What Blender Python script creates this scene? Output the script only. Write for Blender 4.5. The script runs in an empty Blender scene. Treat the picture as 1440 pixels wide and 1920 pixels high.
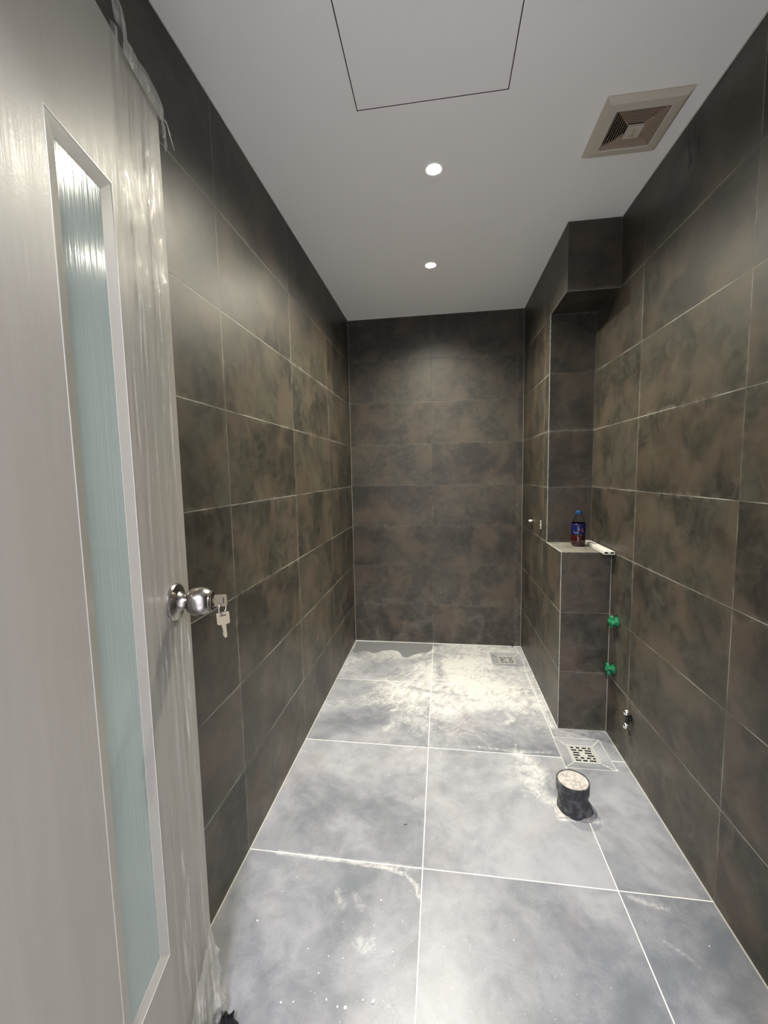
import bpy, bmesh, math, random
from math import sin, cos, pi, radians
from mathutils import Vector, Matrix, noise
random.seed(7)
S = bpy.context.scene
COL = S.collection

# ------------------------------------------------------------------ camera
F_PX = 770.9256
YAW, PITCH, ROLL = 0.14, -0.0937, -0.0192
cam = bpy.data.cameras.new('camera'); cam_o = bpy.data.objects.new('camera', cam); COL.objects.link(cam_o)
fwd = Vector((-sin(YAW)*cos(PITCH), cos(YAW)*cos(PITCH), sin(PITCH)))
rt = Vector((cos(YAW), sin(YAW), 0)); up = rt.cross(fwd)
r2 = rt*cos(ROLL)+up*sin(ROLL); u2 = -rt*sin(ROLL)+up*cos(ROLL)
m = Matrix((r2, u2, -fwd)).transposed().to_4x4(); m.translation = Vector((0.6691, -3.0373, 1.2924))
cam_o.matrix_world = m
cam.sensor_fit = 'HORIZONTAL'; cam.sensor_width = 36; cam.lens = F_PX/1440*36
cam.clip_start = 0.02
S.camera = cam_o

# ------------------------------------------------------------------ world, exposure, lamps
W_ = bpy.data.worlds.new('world'); S.world = W_; W_.use_nodes = True
W_.node_tree.nodes['Background'].inputs[0].default_value = (0.95, 0.93, 1, 1)
W_.node_tree.nodes['Background'].inputs[1].default_value = 0.12
S.view_settings.view_transform = 'Standard'; S.view_settings.look = 'None'
S.view_settings.gamma = 1; S.view_settings.use_curve_mapping = False
S.view_settings.exposure = 2.74
S.cycles.max_bounces = 10; S.cycles.diffuse_bounces = 6; S.cycles.transparent_max_bounces = 24
S.cycles.sample_clamp_indirect = 20
S.cycles.use_denoising = True

DOWN_W = 22.0          # each of the two bathroom downlights
HALL_W = 22.0          # cooler downlight in the corridor behind the doorway
LAMPS = [((0.648, -1.408), (1, .95, .78), DOWN_W), ((0.618, -0.705), (1, .945, .77), DOWN_W*.85)]

# ------------------------------------------------------------------ room sizes
H = 2.4; XB = 1.24; XW = 1.467; YB = -0.983; YC = -0.702; ZS = 2.10; ZL = 0.897; YF = -2.93
DRAINS = [(1.3035, -1.160, 0.105, 0.0605), (1.106, -0.2185, 0.105, 0.0585)]

# ------------------------------------------------------------------ node helpers
class E:
    def __init__(s, nt, sock): s.nt = nt; s.s = sock
    def _m(s, op, *a, clamp=False):
        n = s.nt.nodes.new('ShaderNodeMath'); n.operation = op; n.use_clamp = clamp
        for i, v in enumerate((s,)+a):
            if isinstance(v, E): s.nt.links.new(v.s, n.inputs[i])
            else: n.inputs[i].default_value = v
        return E(s.nt, n.outputs[0])
    def __add__(s, o): return s._m('ADD', o)
    __radd__ = __add__
    def __sub__(s, o): return s._m('SUBTRACT', o)
    def __rsub__(s, o): return (s*-1)+o
    def __mul__(s, o): return s._m('MULTIPLY', o)
    __rmul__ = __mul__
    def __truediv__(s, o): return s._m('DIVIDE', o)
    def abs(s): return s._m('ABSOLUTE')
    def max(s, o): return s._m('MAXIMUM', o)
    def min(s, o): return s._m('MINIMUM', o)
    def fract(s): return s._m('FRACT')
    def floor(s): return s._m('FLOOR')
    def pow(s, o): return s._m('POWER', o)
    def gt(s, o): return s._m('GREATER_THAN', o)
    def clamp(s): return s._m('ADD', 0.0, clamp=True)
    def ramp(s, a, b, c=0.0, d=1.0):
        n = s.nt.nodes.new('ShaderNodeMapRange'); n.interpolation_type = 'SMOOTHSTEP'
        s.nt.links.new(s.s, n.inputs[0])
        for i, v in enumerate((a, b, c, d)): n.inputs[i+1].default_value = v
        return E(s.nt, n.outputs[0])

class Mat:
    def __init__(s, name, rough=.5, metal=0, color=(.5, .5, .5), spec=.5):
        s.m = bpy.data.materials.new(name); s.m.use_nodes = True; s.nt = s.m.node_tree
        s.b = s.nt.nodes['Principled BSDF']
        s.b.inputs['Base Color'].default_value = (*color, 1); s.b.inputs['Roughness'].default_value = rough
        s.b.inputs['Metallic'].default_value = metal; s.b.inputs['Specular IOR Level'].default_value = spec
        s._c = None
    def node(s, t, **k):
        n = s.nt.nodes.new(t)
        for a, v in k.items(): setattr(n, a, v)
        return n
    def coord(s):
        if s._c is None:
            g = s.node('ShaderNodeTexCoord'); s._c = g.outputs['Object']
        return s._c
    def xyz(s):
        n = s.node('ShaderNodeSeparateXYZ'); s.nt.links.new(s.coord(), n.inputs[0])
        return [E(s.nt, n.outputs[i]) for i in range(3)]
    def vec(s, x, y, z):
        n = s.node('ShaderNodeCombineXYZ')
        for i, v in enumerate((x, y, z)):
            if isinstance(v, E): s.nt.links.new(v.s, n.inputs[i])
            else: n.inputs[i].default_value = v
        return n.outputs[0]
    def noise(s, scale, detail=4, rough=.55, dist=0, vec=None):
        n = s.node('ShaderNodeTexNoise'); n.inputs['Scale'].default_value = scale
        n.inputs['Detail'].default_value = detail; n.inputs['Roughness'].default_value = rough
        n.inputs['Distortion'].default_value = dist
        s.nt.links.new(vec if vec is not None else s.coord(), n.inputs['Vector'])
        return E(s.nt, n.outputs[0])
    def vor(s, scale, vec=None):
        n = s.node('ShaderNodeTexVoronoi'); n.inputs['Scale'].default_value = scale
        s.nt.links.new(vec if vec is not None else s.coord(), n.inputs['Vector'])
        return E(s.nt, n.outputs[0])
    def white(s, vec):
        n = s.node('ShaderNodeTexWhiteNoise'); s.nt.links.new(vec, n.inputs[0]); return E(s.nt, n.outputs[0])
    def attr(s, name):
        n = s.node('ShaderNodeAttribute'); n.attribute_name = name; return E(s.nt, n.outputs['Fac'])
    def mix(s, f, a, b):
        n = s.node('ShaderNodeMix', data_type='RGBA')
        if isinstance(f, E): s.nt.links.new(f.s, n.inputs[0])
        else: n.inputs[0].default_value = f
        for i, v in ((6, a), (7, b)):
            if isinstance(v, tuple): n.inputs[i].default_value = (*v, 1)
            else: s.nt.links.new(v, n.inputs[i])
        return n.outputs[2]
    def set(s, name, v):
        s.nt.links.new(v.s if isinstance(v, E) else v, s.b.inputs[name])
    def bump(s, h, dist=.001, strength=1.0):
        n = s.node('ShaderNodeBump'); n.inputs['Distance'].default_value = dist; n.inputs['Strength'].default_value = strength
        s.nt.links.new(h.s, n.inputs['Height']); s.nt.links.new(n.outputs[0], s.b.inputs['Normal'])

def _coat_bump(s, h, dist):
    n = s.node('ShaderNodeBump'); n.inputs['Distance'].default_value = dist*2.2
    s.nt.links.new(h.s, n.inputs['Height']); s.nt.links.new(n.outputs[0], s.b.inputs['Coat Normal'])
Mat.coat_bump = _coat_bump

def line(u, off, size, w):
    """1 on a grout joint of half width w, else 0"""
    d = (((u-off)/size+.5).fract()-.5).abs()*size
    return d.ramp(w*.6, w*1.5, 1, 0)

# ------------------------------------------------------------------ materials
def wall_mat(name, fu, fv, joint_w=.0014, vert=True, back=False):
    M = Mat(name, rough=.42)
    x, y, z = M.xyz()
    g = M.node('ShaderNodeNewGeometry'); sp = M.node('ShaderNodeSeparateXYZ'); M.nt.links.new(g.outputs['Normal'], sp.inputs[0])
    nx = E(M.nt, sp.outputs[0]).abs().gt(.5); nz = E(M.nt, sp.outputs[2]).abs().gt(.5)
    u = nx*(y+.004)+(1-nx)*x             # along the wall
    h = line(z, 0, .3, joint_w)*(1-nz)
    v = line(u, 0, .6, joint_w)*(1-nz)
    cell = M.vec((u/.6).floor()+nx*17, (z/.3).floor(), 3.3)
    rnd = M.white(cell)
    # cement look: slow clouds, mid blotches, fine speckle; each tile samples another patch
    pv = M.vec(x+rnd*9, y+rnd*5, z+rnd*3)
    c1 = M.noise(3.2, 5, .6, .6, pv); c2 = M.noise(15, 6, .68, 1.2, pv); c3 = M.noise(110, 3, .7)
    t = (c1*.50+c2*.50+c3*.16-.10+(rnd-.5)*.10).clamp()
    col = M.mix(t.ramp(.34, .66), (.0175, .0155, .0118), (.052, .047, .0355))
    warm = M.noise(5.5, 3, .5, .4, pv).ramp(.42, .68)
    col = M.mix(warm*.5, col, (.085, .062, .045))
    # lime-coloured haze where grout was wiped, and uneven joints
    patch = M.noise(2.6, 2).ramp(.35, .68)
    near = line(z, 0, .3, .010).max(line(u, 0, .6, .010))*(1-nz)*M.noise(30, 4).ramp(.4, .75)*.22*patch
    col = M.mix(near, col, (.26, .26, .22))
    low = z.ramp(.0, .9, 1, 0)*M.noise(9, 5, .65, 1.0).ramp(.45, .75)*.16
    col = M.mix(low, col, (.24, .23, .20))
    ny = (1-nx)*(1-nz)
    jn = ((M.noise(5, 4)).ramp(.38, .62)*.75+.14)*(1-ny*.72)
    if back: jn = jn*(M.noise(2.2, 3).ramp(.45, .65)*.30+.04)
    col = M.mix(h.max(v*.7)*jn, col, (.27, .27, .225))
    topdust = nz*z.ramp(.8, .85)*z.ramp(1.2, 1.1)*(M.noise(12, 5, .65, .6).ramp(.3, .7)*.35+.22)
    col = M.mix(topdust, col, (.26, .255, .23))
    M.set('Base Color', col)
    M.set('Roughness', .38+c2*.16+near*.5)
    M.bump(c2*.35+c3*.2-h.max(v)*.8, .0007, .5)
    return M.m
tile_wall = wall_mat('wall tile', None, None)
tile_back = wall_mat('back wall tile', None, None, back=True)

def stained_right_wall():
    # same tile, plus the dark smear under the fan
    mt = tile_wall.copy(); mt.name = 'right wall tile'
    nt = mt.node_tree; b = nt.nodes['Principled BSDF']
    M = Mat.__new__(Mat); M.m = mt; M.nt = nt; M.b = b; M._c = None
    x, y, z = M.xyz()
    src = b.inputs['Base Color'].links[0].from_socket
    wob = (M.noise(28, 4)-.5)*.035
    def drip(yc, zc, ry, rz):
        a = ((y+wob*1.2)-yc)/ry; c = (z+wob-zc)/rz
        return (a*a+c*c).ramp(.1, 1.3, 1, 0)
    dust = (drip(-1.50, 2.34, .30, .13)*M.noise(7, 4, .6, .5).ramp(.35, .65)*.55+drip(-1.42, 2.27, .10, .07)*.3).clamp()
    col = M.mix(dust, src, (.105, .098, .082))
    d = drip(-1.490, 2.272, .010, .030).max(drip(-1.480, 2.325, .006, .030)).max(drip(-1.535, 2.290, .006, .045)).max(drip(-1.515, 2.335, .005, .016))
    col = M.mix(d*.9, col, (.006, .005, .004))
    M.set('Base Color', col)
    return mt
tile_right = stained_right_wall()

def floor_mat():
    M = Mat('floor tile', rough=.4)
    x, y, z = M.xyz()
    joints = line(x, 0, .6, .0016).max(line(y+.002, 0, .6, .0016))
    edge = x.ramp(.002, .005, 1, 0).max((XW-x).ramp(.003, .006, 1, 0))
    cuts = None; keep = None
    for cx, cy, R, r in DRAINS:
        dx, dy = (x-cx).abs(), (y-cy)
        dy = dy.abs(); mx = dx.max(dy)
        ins = mx.ramp(R, R+.001, 1, 0)
        cc = ((dx-dy).abs().ramp(.0008, .0028, 1, 0)*ins).max((mx-R).abs().ramp(.0008, .0028, 1, 0)*.6)
        cuts = cc if cuts is None else cuts.max(cc)
        keep = (1-ins) if keep is None else keep*(1-ins)
    joints = (joints*keep).max(cuts*.8)
    rnd = M.white(M.vec((x/.6).floor(), ((y+.002)/.6).floor(), 1.7))
    pv = M.vec(x+rnd*7, y+rnd*4, z)
    c1 = M.noise(2.8, 5, .58, .5, pv); c2 = M.noise(13, 6, .68, .5, pv); c3 = M.noise(160, 3, .7)
    t = (c1*.72+c2*.34+c3*.12-.09+(rnd-.5)*.10).clamp()
    col = M.mix(t.ramp(.3, .7), (.084, .090, .105), (.208, .212, .228))
    warm = M.noise(4, 3, .5, .6, pv).ramp(.5, .75)
    col = M.mix(warm*.18, col, (.26, .22, .215))
    # plaster dust: macro amount from the mesh, streaks and grain from noise
    D = M.attr('dust'); Wt = M.attr('wet'); K = M.attr('stroke'); T = M.attr('clean')
    sx = x*cos(.5)-y*sin(.5); sy = x*sin(.5)+y*cos(.5)
    streak = M.noise(1, 7, .62, 1.4, M.vec(sx*34, sy*9, 0))
    swirl = M.noise(9, 8, .64, 2.4); fine = M.noise(75, 5, .7, .8)
    amt = (D*.95+(swirl-.5)*1.5*(D+.10)+(streak-.5)*1.3*D+(fine-.5)*.5*(D+.25)).clamp()
    amt = amt.ramp(.16, .80)
    ss = M.noise(26, 6, .7, 2.0)
    st = (K+(ss-.5)*3.2*K+(fine-.5)*1.2*K).clamp().ramp(.20, 1.0)*.8
    wet = (Wt+(M.noise(24, 4)-.5)*.012).ramp(-.0015, .0015)
    dusty = amt.max(st)*(1-wet)*(keep*.65+.35)*(1-(T*(M.noise(18, 5, .6, 1.5).ramp(.3, .6))*.8))
    col = M.mix(dusty*.85, col, (.375, .373, .362))
    rim = wet*(1-(Wt.ramp(.002, .007)))*.35
    col = M.mix(rim*0, col, (.8, .8, .8))
    # wet stain is the bare dark tile with water on it
    col = M.mix(wet, col, (.125, .128, .130))
    speck = M.vor(24).ramp(.012, .028, 1, 0)*M.noise(6, 2).ramp(.5, .62)
    col = M.mix(speck*.8*(1-wet), col, (.85, .85, .83))
    dsp = M.vor(31).ramp(.010, .018, 1, 0)*M.noise(5, 2).ramp(.55, .66)
    col = M.mix(dsp*.5, col, (.05, .05, .05))
    col = M.mix(joints*(M.noise(9, 3).ramp(.25, .55)*.35+.62), col, (.50, .49, .465))
    col = M.mix(edge*.7, col, (.36, .345, .32))
    M.set('Base Color', col)
    M.set('Roughness', ((.30+c2*.14)*(1-dusty)+dusty*.75)*(1-wet)+wet*.12)
    M.bump((c2*.25+dusty*.8+fine*.3*dusty-joints*.6)*(1-wet), .0012, .6)
    return M.m
tile_floor = floor_mat()

def grey_grout(name, c, amount=.3):
    M = Mat(name, rough=.8); n = M.noise(60, 4)
    M.set('Base Color', M.mix(n.ramp(.3, .7), tuple(v*(1-amount) for v in c), c)); M.bump(n, .0006)
    return M.m
grout_pale = grey_grout('pale grout', (.34, .345, .31), .4)
grout_dim = grey_grout('thin grey grout', (.19, .185, .16), .4)
caulk_white = grey_grout('white ceiling caulk', (.60, .59, .56), .2)

def ceiling_mat():
    M = Mat('ceiling paint', rough=.9)
    n = M.noise(2, 3); g = M.noise(180, 3, .7)
    M.set('Base Color', M.mix(n, (.915, .90, .865), (.94, .925, .89))); M.bump(g, .0005, .5)
    return M.m
ceil_m = ceiling_mat()
dark_gap = Mat('dark cavity', rough=.9, color=(.02, .018, .016)).m
hall_paint = Mat('corridor paint', rough=.85, color=(.82, .82, .82)).m

def door_mat(name, base, rough, amp):
    M = Mat(name, rough=rough)
    x, y, z = M.xyz()
    # loose film clings to the leaf: long vertical ripples
    v = M.vec(x*30, y*30, z*1.6)
    n = M.noise(1, 5, .6, .8, v); n2 = M.noise(1, 4, .6, .5, M.vec(x*120, 0, z*3)); c = M.noise(3.0, 4, .6, .5)
    fine = M.noise(150, 3, .7)
    warm = M.noise(2.2, 3, .5, .8).ramp(.4, .65)
    col = M.mix(n.ramp(.3, .7), tuple(b*.93 for b in base), base)
    col = M.mix(warm*.35, col, (base[0]*1.02, base[1]*.95, base[2]*.95))
    M.set('Base Color', col)
    M.set('Roughness', rough+c*.15)
    M.bump(n*.45+n2*.18*c.ramp(.45, .6)+fine*.05, amp, .7)
    M.b.inputs['Coat Weight'].default_value = .08; M.b.inputs['Coat Roughness'].default_value = .22; M.b.inputs['Specular IOR Level'].default_value = .3
    M.coat_bump(M.noise(1, 4, .6, .6, M.vec(x*45, 0, z*1.5))+fine*.1, .0014)
    return M.m
door_paint = door_mat('white film covered door paint', (.275, .264, .238), .36, .0012)
door_edge = Mat('white door paint', rough=.35, color=(.30, .29, .265)).m
mould_m = Mat('white glazing bead', rough=.35, color=(.30, .29, .265)).m
def glass_mat():
    M = Mat('frosted glass', rough=.16, color=(.35, .43, .45))
    x, y, z = M.xyz()
    n = M.noise(1, 3, .6, .4, M.vec(x*150, 0, z*3)); c = M.noise(4, 3)
    M.set('Base Color', M.mix(c, (.245, .293, .28), (.305, .353, .34)))
    M.bump(n, .0006, 1)
    M.coat_bump(M.noise(1, 3, .6, .2, M.vec(x*130, 0, z*.5)), .0016)
    M.b.inputs['Coat Weight'].default_value = .02; M.b.inputs['Coat Roughness'].default_value = .03; M.b.inputs['Specular IOR Level'].default_value = .10
    return M.m
glass_m = glass_mat()

def film_mat(name, base, peak):
    M = Mat(name, rough=.12, color=(.52, .51, .47))
    nt = M.nt; out = nt.nodes['Material Output']
    x, y, z = M.xyz()
    n = M.noise(1, 5, .6, 1.0, M.vec(x*60, y*60, z*2.6)); f = M.noise(1, 4, .6, 1, M.vec(x*140, y*140, z*26))
    M.bump(n+f*.55, .0065, 1)
    bump = M.b.inputs['Normal'].links[0].from_socket
    tr = nt.nodes.new('ShaderNodeBsdfTransparent'); tr.inputs[0].default_value = (.98, .98, .97, 1)
    gl = nt.nodes.new('ShaderNodeBsdfGlossy'); gl.inputs['Roughness'].default_value = .05; nt.links.new(bump, gl.inputs['Normal'])
    m1 = nt.nodes.new('ShaderNodeMixShader'); m2 = nt.nodes.new('ShaderNodeMixShader')
    m1.inputs[0].default_value = .085; nt.links.new(tr.outputs[0], m1.inputs[1]); nt.links.new(gl.outputs[0], m1.inputs[2])
    fac = n.ramp(.53, .66)*peak+base
    nt.links.new(fac.s, m2.inputs[0]); nt.links.new(m1.outputs[0], m2.inputs[1]); nt.links.new(M.b.outputs[0], m2.inputs[2])
    nt.links.new(m2.outputs[0], out.inputs[0])
    return M.m
film_dense = film_mat('bunched plastic film', .42, .40)
film_m = film_mat('clear plastic film', .06, .46)

steel = Mat('brushed stainless steel', rough=.24, metal=1, color=(.30, .28, .26)).m
chrome = Mat('chrome', rough=.08, metal=1, color=(.75, .75, .75)).m
drain_steel = Mat('dusty steel', rough=.40, metal=.5, color=(.46, .46, .44)).m
brass_key = Mat('nickel key', rough=.42, metal=1, color=(.22, .19, .14)).m
black_m = Mat('black plastic', rough=.45, color=(.006, .006, .007)).m
black_hole = Mat('black recess', rough=.9, color=(.004, .004, .004)).m
fan_m = Mat('aged cream plastic', rough=.5, color=(.55, .50, .41)).m
fan_grill = Mat('aged tan plastic', rough=.5, color=(.42, .33, .24)).m
def pvc_mat():
    M = Mat('black sewer pipe', rough=.45)
    n = M.noise(28, 5, .65); n2 = M.noise(90, 3)
    col = M.mix(n.ramp(.45, .8), (.016, .017, .020), (.13, .135, .145))
    col = M.mix(n2.ramp(.68, .76), col, (.5, .5, .5))
    M.set('Base Color', col); M.bump(n, .0015); return M.m
pipe_m = pvc_mat()
def mortar_mat():
    M = Mat('dusty white mortar', rough=.95)
    n = M.noise(60, 6, .75, .8); v = M.vor(60)
    M.set('Base Color', M.mix(n.ramp(.3, .7), (.20, .185, .175), (.46, .43, .405))); M.bump(n, .008); return M.m
mortar = mortar_mat()
green_m = Mat('green plastic plug', rough=.45, color=(.004, .120, .045)).m
white_pvc = Mat('white pvc', rough=.4, color=(.56, .55, .51)).m
blue_cap = Mat('blue cap plastic', rough=.35, color=(.004, .035, .13)).m
label_m = Mat('dark blue bottle label', rough=.25, color=(.004, .005, .05)).m
label_w = Mat('white label print', rough=.4, color=(.16, .18, .30)).m
label_r = Mat('pink label print', rough=.4, color=(.20, .06, .09)).m
M = Mat('clear bottle plastic', rough=.05, color=(.85, .87, .9)); M.b.inputs['Transmission Weight'].default_value = 1; M.b.inputs['IOR'].default_value = 1.25
pet_m = M.m
M = Mat('dark red liquid', rough=.10, color=(.05, .0015, .002)); M.b.inputs['Coat Weight'].default_value = .5
red_liquid = M.m
M = Mat('lit lamp lens', rough=.4, color=(1, 1, 1)); M.b.inputs['Emission Color'].default_value = (1, .96, .88, 1); M.b.inputs['Emission Strength'].default_value = 30
lens_m = M.m
debris_m = Mat('white plaster crumbs', rough=.9, color=(.66, .65, .62)).m

# ------------------------------------------------------------------ mesh helpers
def link(name, bm, mat, parent=None, smooth=False, bevel=0):
    bmesh.ops.recalc_face_normals(bm, faces=bm.faces)
    me = bpy.data.meshes.new(name); bm.to_mesh(me); bm.free()
    for mm in (mat if isinstance(mat, (list, tuple)) else [mat]): me.materials.append(mm)
    o = bpy.data.objects.new(name, me); COL.objects.link(o)
    if smooth: me.shade_smooth() if hasattr(me, 'shade_smooth') else [setattr(p, 'use_smooth', True) for p in me.polygons]
    if parent is not None: o.parent = parent
    if bevel:
        b = o.modifiers.new('bevel', 'BEVEL'); b.width = bevel; b.segments = 2; b.limit_method = 'ANGLE'; b.angle_limit = radians(35)
    if smooth == 'auto':
        for p in me.polygons: p.use_smooth = True
        try: me.set_sharp_from_angle(angle=radians(35))
        except Exception: pass
    return o
def empty(name, loc, rot=(0, 0, 0)):
    o = bpy.data.objects.new(name, None); COL.objects.link(o); o.location = loc; o.rotation_euler = rot
    o.empty_display_size = .05; return o
def tag(o, label=None, cat=None, group=None, kind=None):
    if label: o['label'] = label
    if cat: o['category'] = cat
    if group: o['group'] = group
    if kind: o['kind'] = kind
    return o
def box(bm, a, b, mi=0):
    vs = [bm.verts.new((x, y, z)) for x in (a[0], b[0]) for y in (a[1], b[1]) for z in (a[2], b[2])]
    for f in ((0, 1, 3, 2), (4, 6, 7, 5), (0, 4, 5, 1), (2, 3, 7, 6), (0, 2, 6, 4), (1, 5, 7, 3)):
        q = bm.faces.new([vs[i] for i in f]); q.material_index = mi
    return vs
def boxm(a, b):
    bm = bmesh.new(); box(bm, a, b); return bm
def xf(bm, mat): bmesh.ops.transform(bm, matrix=mat, verts=bm.verts)
def lathe(prof, n=40, cap0=False, cap1=False, bm=None, rad=None):
    """profile [(r, h)] about +Z"""
    bm = bm or bmesh.new(); rings = []
    for r, h in prof:
        if r < 1e-6: rings.append([bm.verts.new((0, 0, h))]); continue
        ring = []
        for i in range(n):
            a = 2*pi*i/n; k = rad(a, h) if rad else 1
            ring.append(bm.verts.new((r*k*cos(a), r*k*sin(a), h)))
        rings.append(ring)
    for A, B in zip(rings, rings[1:]):
        for i in range(n):
            j = (i+1) % n
            if len(A) == 1: bm.faces.new((A[0], B[i], B[j]))
            elif len(B) == 1: bm.faces.new((A[i], A[j], B[0]))
            else: bm.faces.new((A[i], A[j], B[j], B[i]))
    if cap0 and len(rings[0]) > 1: bm.faces.new(rings[0])
    if cap1 and len(rings[-1]) > 1: bm.faces.new(rings[-1])
    return bm
def tube(path, r, n=10, bm=None, closed=False):
    bm = bm or bmesh.new(); P = [Vector(p) for p in path]; rings = []
    N = len(P)
    for i, p in enumerate(P):
        if closed: t = P[(i+1) % N]-P[i-1]
        else: t = P[min(i+1, N-1)]-P[max(i-1, 0)]
        t.normalize(); a = Vector((0, 0, 1)) if abs(t.z) < .9 else Vector((1, 0, 0))
        s = t.cross(a).normalized(); q = t.cross(s)
        rr = r[i] if isinstance(r, (list, tuple)) else r
        rings.append([bm.verts.new(p+(s*cos(2*pi*k/n)+q*sin(2*pi*k/n))*rr) for k in range(n)])
    prs = list(zip(rings, rings[1:]))+([(rings[-1], rings[0])] if closed else [])
    for A, B in prs:
        for k in range(n): bm.faces.new((A[k], A[(k+1) % n], B[(k+1) % n], B[k]))
    if not closed: bm.faces.new(rings[0]); bm.faces.new(rings[-1])
    return bm
def extrude_poly(pts, d, mat=None):
    """closed 2-D polygon in XY, extruded d along +Z"""
    bm = bmesh.new()
    A = [bm.verts.new((x, y, 0)) for x, y in pts]; B = [bm.verts.new((x, y, d)) for x, y in pts]
    bm.faces.new(A); bm.faces.new(B[::-1])
    for i in range(len(A)):
        j = (i+1) % len(A); bm.faces.new((A[i], A[j], B[j], B[i]))
    return bm

# ------------------------------------------------------------------ room shell
def struct(name, bm, mat, label=None, **k): return tag(link(name, bm, mat, **k), label, kind='structure')
T = .10
struct('wall_left', boxm((-T, YF-T, -.05), (0, 0, H+.02)), tile_wall, 'long left wall of dark grey cement tiles')
struct('wall_back', boxm((-T, 0, -.05), (XW+T, T, H+.02)), tile_back, 'end wall of dark grey cement tiles')
struct('wall_right', boxm((XW, YF-T, -.05), (XW+T, 0, H+.02)), tile_right, 'right wall of dark grey cement tiles with green pipe plugs')
# front wall round the doorway the camera stands in
DX0, DX1, DZ = .262, .975, 2.02
bm = bmesh.new()
box(bm, (0, YF-T, -.05), (DX0, YF, H+.02)); box(bm, (DX1, YF-T, -.05), (XW, YF, H+.02)); box(bm, (DX0, YF-T, DZ), (DX1, YF, H+.02))
struct('wall_front', bm, tile_wall, 'tiled front wall around the doorway')
# corridor behind the doorway
bm = bmesh.new()
box(bm, (-.9, YF-T-1.6, -.06), (2.4, YF-T-1.5, H+.02)); box(bm, (-1.0, YF-T-1.5, -.06), (-.9, YF-T, H+.02)); box(bm, (2.4, YF-T-1.5, -.06), (2.5, YF-T, H+.02))
box(bm, (-.9, YF-T-.01, -.06), (-T, YF-T, H+.02)); box(bm, (XW+T, YF-T-.01, -.06), (2.4, YF-T, H+.02))
struct('wall_corridor', bm, hall_paint)
struct('ceiling_corridor', boxm((-.9, YF-T-1.5, H), (2.4, YF-T, H+.05)), hall_paint)
struct('floor_corridor', boxm((-.9, YF-T-1.5, -.05), (2.4, YF-T, -.002)), Mat('corridor floor', rough=.5, color=(.75, .75, .76)).m)

# pipe boxing in the right rear corner: low ledge, recessed shaft, overhead box
bm = bmesh.new()
box(bm, (XB, YB, -.05), (XW+.02, .02, ZL)); box(bm, (XB, YC, ZL), (XW+.02, .02, ZS)); box(bm, (XB, YB, ZS), (XW+.02, .02, H+.01))
struct('wall_boxing', bm, tile_wall, 'tiled pipe boxing with a ledge and an overhead box in the right corner')

# floor: fine grid carrying how much dust lies where; dished at the two drains
def seg_d(p, a, b):
    ax, ay = a; bx, by = b; px, py = p
    dx, dy = bx-ax, by-ay; t = max(0, min(1, ((px-ax)*dx+(py-ay)*dy)/(dx*dx+dy*dy)))
    return math.hypot(px-ax-t*dx, py-ay-t*dy)
PUD = [(.012, -.02), (.02, -.205), (.05, -.225), (.09, -.19), (.13, -.19), (.165, -.215), (.20, -.205), (.23, -.165), (.29, -.15),
       (.345, -.16), (.37, -.20), (.385, -.25), (.42, -.265), (.46, -.22), (.50, -.185), (.56, -.165), (.59, -.12), (.60, -.05), (.66, -.03), (.60, -.012), (.3, -.010)]
def poly_sd(p):
    n = len(PUD); d = min(seg_d(p, PUD[i], PUD[(i+1) % n]) for i in range(n)); ins = False
    for i in range(n):
        (x1, y1), (x2, y2) = PUD[i], PUD[(i+1) % n]
        if (y1 > p[1]) != (y2 > p[1]) and p[0] < (x2-x1)*(p[1]-y1)/(y2-y1)+x1: ins = not ins
    return d if ins else -d
STROKES = [  # polyline, half width, strength : swept ridges, footprints, spilled powder
    ([(.10, -1.803), (.32, -1.806), (.48, -1.812), (.545, -1.828), (.585, -1.862), (.596, -1.90)], .010, .75),
    ([(.40, -1.800), (.59, -1.806)], .016, .45),
    ([(1.222, -1.812), (1.27, -1.832), (1.32, -1.84)], .014, .55), ([(1.22, -1.815), (1.40, -1.815)], .035, .28),
    ([(1.26, -1.93), (1.31, -1.965), (1.325, -1.985)], .009, .5), ([(1.22, -1.90), (1.29, -1.94)], .010, .3),
    ([(.34, -1.91), (.37, -1.95)], .022, .42), ([(.40, -1.91), (.43, -1.95)], .024, .36), ([(.43, -1.985), (.46, -2.0)], .020, .30),
    ([(.435, -2.035), (.455, -2.045)], .024, .62), ([(.47, -2.015), (.475, -2.04)], .014, .5), ([(.25, -1.86), (.35, -1.87)], .02, .2),
    ([(.36, -.80), (.385, -.86), (.42, -.86), (.42, -.90), (.39, -.92)], .016, .8),
    ([(.33, -.84), (.26, -.80), (.20, -.79)], .02, .55), ([(.40, -.99), (.43, -1.03), (.38, -1.08)], .03, .6),
    ([(.95, -.76), (.97, -.82), (1.01, -.88), (1.03, -.93), (.99, -.97)], .02, .8), ([(.90, -.72), (.96, -.77)], .03, .7),
    ([(1.0, -1.19), (1.06, -1.25), (1.08, -1.31), (1.03, -1.36)], .035, .7), ([(1.03, -1.40), (1.06, -1.45), (1.10, -1.47)], .035, .7),
    ([(.80, -1.17), (.95, -1.18), (1.15, -1.17)], .018, .5), ([(1.01, -1.13), (1.0, -1.19), (1.17, -1.17)], .006, .8),
    ([(1.20, -.36), (1.2, -.62), (1.215, -.98)], .022, .75), ([(1.0, -.1), (.985, -.36)], .010, .7),
    ([(1.10, -1.545), (1.24, -1.545)], .012, .9), ([(1.10, -1.545), (1.10, -1.50)], .012, .9),
    ([(.0, -1.3), (.0, -2.2)], .03, .28), ([(.62, -2.05), (.66, -2.09)], .01, .35), ([(.53, -2.16), (.56, -2.19)], .02, .5), ([(.72, -1.98), (.75, -2.03)], .014, .35)]
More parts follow.
